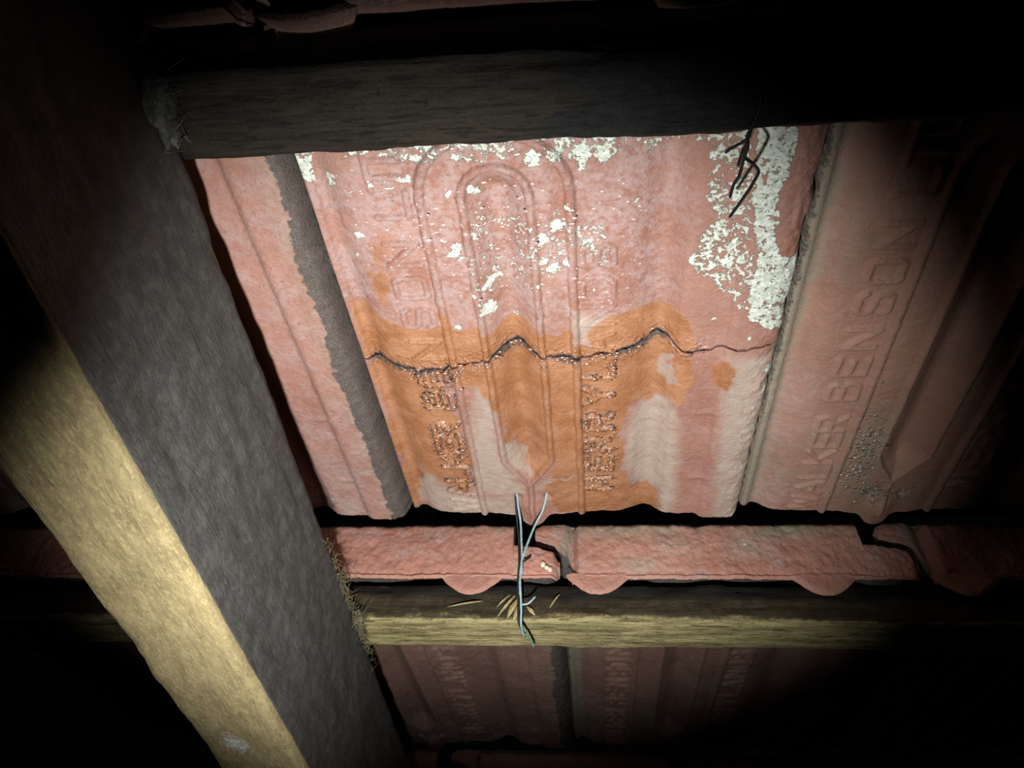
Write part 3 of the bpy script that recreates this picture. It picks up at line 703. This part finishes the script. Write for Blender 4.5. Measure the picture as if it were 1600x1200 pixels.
for txt, s_r, n_, vmax in ((LEFT_TXT, 46.5, 9, 186), (RIGHT_TXT, 134.5, 12, 190)):
    for ch, c_ in txt:
        if c_ > vmax or c_ < 60: continue
        for st in FONT[ch]:
            for (x0, y0), (x1, y1) in zip(st[:-1], st[1:]):
                for _ in range(max(1, int(n_ * math.hypot(x1 - x0, y1 - y0) / 3))):
                    t_ = gb.random(); pts.append((s_r - (y0 + (y1 - y0) * t_) * 14.5 + gb.normal() * .7, c_ + (x0 + (x1 - x0) * t_ - .5) * 12.2 - .4 + gb.normal() * .8, .55 + .75 * gb.random() ** 1.5))
pts = [p for p in pts if p[1] < crack_v(np.array([p[0]]))[0] - 2]
for _ in range(90):
    s_ = 25 + 125 * gb.random(); pts.append((s_, crack_v(np.array([s_]))[0] - 1.6 - abs(gb.normal()) * 3.0, .45 + .7 * gb.random() ** 2))
for _ in range(40):
    pts.append((52.5 + gb.normal() * 3.5, 178 - abs(gb.normal()) * 10, .4 + .6 * gb.random()))
up_pts = [(50 + 70 * gb.random(), 228 + 62 * gb.random(), .35 + .5 * gb.random() ** 2) for _ in range(150)] + [(112 + 36 * gb.random(), 215 + 75 * gb.random(), .35 + .4 * gb.random() ** 2) for _ in range(60)] + [(18 + 34 * gb.random(), 240 + 60 * gb.random(), .35 + .4 * gb.random() ** 2) for _ in range(45)]  # tiny domes added so the dusty film sparkles
low_tile = [o_ for o_ in C.objects if o_.name == 'lower_fragment'][0]
link('water_beads', beads_mesh('water_beads', pts, 71), low_tile.parent)['kind'] = 'stuff'
link('glint_beads', beads_mesh('glint_beads', up_pts, 71), low_tile.parent)['kind'] = 'stuff'
rt = [o_ for o_ in C.objects if o_.name.startswith('clay_tile') and o_['label'].startswith('dim brown')][0]
pts = [(62 + gb.normal() * 5, 100 + gb.normal() * 20, .45 + .7 * gb.random()) for _ in range(75)] + [(76 + gb.normal() * 4, 58 + gb.normal() * 5, .5 + .9 * gb.random()) for _ in range(22)] + [(93 + gb.normal() * 3, 58 + gb.normal() * 4, .5 + .7 * gb.random()) for _ in range(10)]
pts = [p for p in pts if p[1] > 42]
link('water_beads', beads_mesh('water_beads', pts, 73), rt)['kind'] = 'stuff'

# ------------------------------------------------------------------ wires
def tube(name, pts, rad, mat, parent=None, seg=8, sub=6, seed=0, wob=.0002):
    P0 = np.array(pts, float); n = len(P0)
    t = np.linspace(0, n - 1, (n - 1) * sub + 1)
    i = np.clip(t.astype(int), 0, n - 2); f = (t - i)[:, None]
    pm = P0[np.clip(i - 1, 0, n - 1)]; pa = P0[i]; pb = P0[i + 1]; pc = P0[np.clip(i + 2, 0, n - 1)]
    Q = .5 * (2 * pa + (pb - pm) * f + (2 * pm - 5 * pa + 4 * pb - pc) * f ** 2 + (3 * pa - pm - 3 * pb + pc) * f ** 3)
    for k in range(3): Q[:, k] += (fbm(t * .9, t * 0 + k * 9 + seed, seed, 2) - .5) * 2 * wob
    T = np.gradient(Q, axis=0); T /= np.linalg.norm(T, axis=1)[:, None] + 1e-12
    ref = np.array([0.31, 0.22, .92]); N = np.cross(T, ref); N /= np.linalg.norm(N, axis=1)[:, None] + 1e-12; Bn = np.cross(T, N)
    a = np.linspace(0, 2 * math.pi, seg, endpoint=False)
    R = np.full(len(Q), rad); R[0] *= .6; R[-1] *= .6
    V = Q[:, None] + R[:, None, None] * (np.cos(a)[None, :, None] * N[:, None] + np.sin(a)[None, :, None] * Bn[:, None])
    m = len(Q); V = V.reshape(-1, 3)
    ii = np.arange(m - 1)[:, None] * seg; j = np.arange(seg)[None]; j2 = (j + 1) % seg
    q = np.stack([ii + j, ii + j2, ii + seg + j2, ii + seg + j], -1).reshape(-1, 4)
    me = np_mesh(name, V, [q, np.arange(seg)[None, ::-1], (np.arange(seg) + (m - 1) * seg)[None]], mat, [True, False, False])
    return link(name, me, parent)

def thing(name, label, cat, u, v, w, group=None):
    t = bpy.data.objects.new(name, None); C.objects.link(t); t.empty_display_size = .01
    t['label'] = label; t['category'] = cat
    if group: t['group'] = group
    t.matrix_world = ROOF @ Matrix.Translation((u, v, w)); return t

def rel(pts, o): return [tuple(np.array(p) * .001 - np.array(o)) for p in pts]

o = (.155, .034, .055)
w1 = thing('tie_wire', 'twisted bluish tie wire hanging from the tile boss down over the pale batten', 'wire', *o, group='tile tie wires')
# left strand and right strand meet and twist together
tube('strand', rel([(151.6, 62, 6), (151.8, 57, 10), (152.4, 49, 14), (153.5, 43, 20), (154.2, 38.5, 31), (155, 36.5, 42), (154.6, 35, 50), (154.4, 33.5, 57), (155.3, 27, 72), (155.2, 23, 80.5), (155.8, 14, 81), (156.5, 8, 80.3)], o), .00072, M_WIRE, w1, seed=1)
tube('strand', rel([(171.2, 61, 6), (170.4, 56, 10), (168, 49, 14.5), (164, 43.5, 20), (159, 39, 31), (156.2, 37, 40), (154.9, 36, 45), (155.2, 34.8, 52), (154.3, 33.6, 58), (154.6, 30, 66)], o), .00072, M_WIRE, w1, seed=2)
tube('dark_strand', rel([(150.6, 56, 9), (151.2, 44, 19), (152.4, 38, 31), (153.2, 35.5, 44), (153.0, 33, 56), (153.4, 28, 69), (153.8, 23, 79), (155.2, 16, 80.5), (156.8, 6, 79.5)], o), .00068, M_WIRE_D, w1, seed=3)['label'] = 'blackened strand'
tube('curled_end', rel([(155.0, 27.5, 70.5), (158.5, 27.5, 70.5), (161.5, 28.5, 69), (163.8, 29.5, 66.5)], o), .0006, M_WIRE, w1, seed=4)
tube('curled_end', rel([(154.8, 35.8, 46), (158.0, 35.5, 43.5), (160.5, 35, 40.5)], o), .0006, M_WIRE_D, w1, seed=5)
tube('frayed_end', rel([(155.2, 22, 80.5), (157.4, 14, 80.3), (160.2, 3, 80), (161.5, -4, 80.5)], o), .0007, simple('verdigris wire', (.30, .50, .36), .5, .2, .5, 400), w1, seed=6)['label'] = 'greenish frayed end'

o = (.268, .305, .078)
w2 = thing('tie_wire', 'black iron tie wire with three bent prongs below the dark top batten', 'wire', *o, group='tile tie wires')
K = lambda s: [(a, v, w) for a, v, w in s]
tube('strand', rel([(258.6, 333, 76), (257.6, 326, 76.6), (255.8, 320, 76.5), (255.4, 316.5, 76), (255.3, 312, 75.8), (254.6, 304.5, 74.8), (253.4, 299, 72), (253.2, 292, 69)], o), .0006, M_WIRE_D, w2, seed=11)
tube('strand', rel([(258.9, 332, 76.2), (257.2, 325, 76.9), (255.3, 319.5, 76.8), (256.0, 315.5, 76.4), (255.6, 311.5, 76), (258.4, 308.5, 75), (260.9, 305.2, 75.5), (260.2, 299.5, 73), (258.5, 294, 71), (254.3, 282.5, 66.6)], o), .00062, M_WIRE_D, w2, seed=12)
tube('bent_prong', rel([(256.0, 318.5, 76.6), (253.5, 316.6, 76.6), (250.5, 315.0, 76.2), (248.3, 313.4, 76)], o), .0006, M_WIRE_D, w2, seed=13)

# ------------------------------------------------------------------ splinters, dirt and deposits
rng = np.random.default_rng(4)
def shard(name, p0, p1, wd, mat, parent, k=5):
    p0, p1 = np.array(p0), np.array(p1); d = p1 - p0
    side = np.array([1, 0, 0]) - d * (d[0] / (d @ d)); side /= np.linalg.norm(side); up = np.cross(d / np.linalg.norm(d), side)
    V = []
    for i in range(k):
        t = i / (k - 1); ww = wd * math.sin(math.pi * (.12 + .80 * t)) * (1 + .3 * rng.normal() * .4); c = p0 + d * t + up * .0012 * math.sin(math.pi * t)
        V += [c - side * ww, c + up * ww * .5, c + side * ww, c - up * ww * .4]
    V = np.array(V); F = []
    for i in range(k - 1):
        for j in range(4): F.append((i * 4 + j, i * 4 + (j + 1) % 4, i * 4 + 4 + (j + 1) % 4, i * 4 + 4 + j))
    F = np.array(F)
    me = np_mesh(name, V, [F, np.array([[3, 2, 1, 0]]), np.array([[0, 1, 2, 3]]) + (k - 1) * 4], mat, [False] * 3)
    return link(name, me, parent)
for a0, v0, w0, a1, v1, w1_, wd_ in ((152, 17.5, 60, 146, 16.2, 73, 1.5), (150, 18, 58, 140, 16.4, 72, 1.0), (153.5, 17.5, 64, 150, 16.4, 75, 1.3), (147, 17.5, 57, 139, 17, 66, .7), (158, 18, 66, 163, 16.5, 71, 1.2), (130, 17.8, 62, 108, 17.2, 66, .6), (178, 18, 57, 172, 17, 66, .6)):
    s_ = shard('splinter', np.array((a0, v0, w0)) * .001 - np.array((0, 0, WB - .0264)), np.array((a1, v1, w1_)) * .001 - np.array((0, 0, WB - .0264)), wd_ * .001, M_SPLINT, b)

def tuft(name, cen, ext, n, mat, seed, length=.006, rad=.00022):
    """tangle of short curved hairs and grit, one joined mesh"""
    g = np.random.default_rng(seed); V = []; F = []
    for k in range(n):
        p = np.array(cen) + (g.random(3) - .5) * 2 * np.array(ext) * (.4 + .6 * g.random())
        d = g.normal(size=3); d /= np.linalg.norm(d); c = g.normal(size=3) * .5
        L = length * (.4 + g.random()); base = len(V)
        for i in range(4):
            t = i / 3; q = p + (d * t + c * t * t) * L; s = rad * (1.2 - .7 * t)
            e = np.cross(d, c); e /= np.linalg.norm(e) + 1e-9; e2 = np.cross(d, e)
            for a in (0, 2.094, 4.189): V.append(q + s * (math.cos(a) * e + math.sin(a) * e2))
        for i in range(3):
            for j in range(3): F.append((base + i * 3 + j, base + i * 3 + (j + 1) % 3, base + i * 3 + 3 + (j + 1) % 3, base + i * 3 + 3 + j))
    return np_mesh(name, np.array(V), [np.array(F)], mat)

def lump(cen, ext, seed, mat, name, nu=34, nv=22, amp=.5):
    th = np.linspace(0, math.pi, nv); ph = np.linspace(0, 2 * math.pi, nu, endpoint=False)
    T, Pp = np.meshgrid(th, ph, indexing='ij')
    d = np.stack([np.sin(T) * np.cos(Pp), np.sin(T) * np.sin(Pp), np.cos(T)], -1)
    r = 1 + amp * (fbm(d[..., 0] * 2.3 + 10, d[..., 1] * 2.3 + d[..., 2] * 1.7 + 10, seed, 5) - .5) * 2
    V = (np.array(cen) + d * r[..., None] * np.array(ext)).reshape(-1, 3)
    F = []
    for i in range(nv - 1):
        for j in range(nu): F.append((i * nu + j, i * nu + (j + 1) % nu, (i + 1) * nu + (j + 1) % nu, (i + 1) * nu + j)[::-1])
    return np_mesh(name, V, [np.array(F)], mat)

def dust(label, cen, ext, seed, mat, n, name='dust_clump'):
    t = thing(name, label, 'dust', *cen)
    link('lint_clot', lump((0, 0, 0), ext, seed, mat, 'lint_clot'), t)
    h = link('lint_hairs', tuft('lint_hairs', (0, 0, 0), tuple(e * 1.15 for e in ext), n, mat, seed + 1), t); h['kind'] = 'stuff'
    return t
dust('grey dusty cobweb clot in the corner of rafter and dark top batten', (UR + .0005, .3400, WB + .003), (.0035, .014, .0105), 7, M_DUST, 150)
dust('olive fibrous dirt clot where the rafter meets the pale lower batten', (UR + .001, .0135, WB + .0005), (.0030, .012, .0045), 9, M_FIBRE, 260)
t = thing('dirt_trail', 'line of greenish fibrous dirt along the rafter edge at the pale batten', 'dirt', UR + .0006, .03, WB + .002)
h = link('dirt_fibres', tuft('dirt_fibres', (0, 0, 0), (.0014, .075, .004), 420, M_FIBRE, 19, .0045), t); h['kind'] = 'stuff'

for k, (u_, v_, w_, a, c) in enumerate(((168, 32.6, 45, 1.7, 2.1), (170.4, 32.4, 47.2, 1.6, 1.4), (172.4, 32.2, 48.6, 1.3, 1.7))):
    g_ = link('cream_grain', lump((0, 0, 0), (a * .001, .0012, c * .001), 60 + k, M_EGG, 'cream_grain', 16, 10, .3))
    place(g_, u_ * .001, v_ * .001, w_ * .001)
    g_['label'] = ('left', 'middle', 'right')[k] + ' one of three cream grains stuck on the tile end right of the hanging wire'; g_['category'] = 'grain'; g_['group'] = 'cream grains on the tile end'
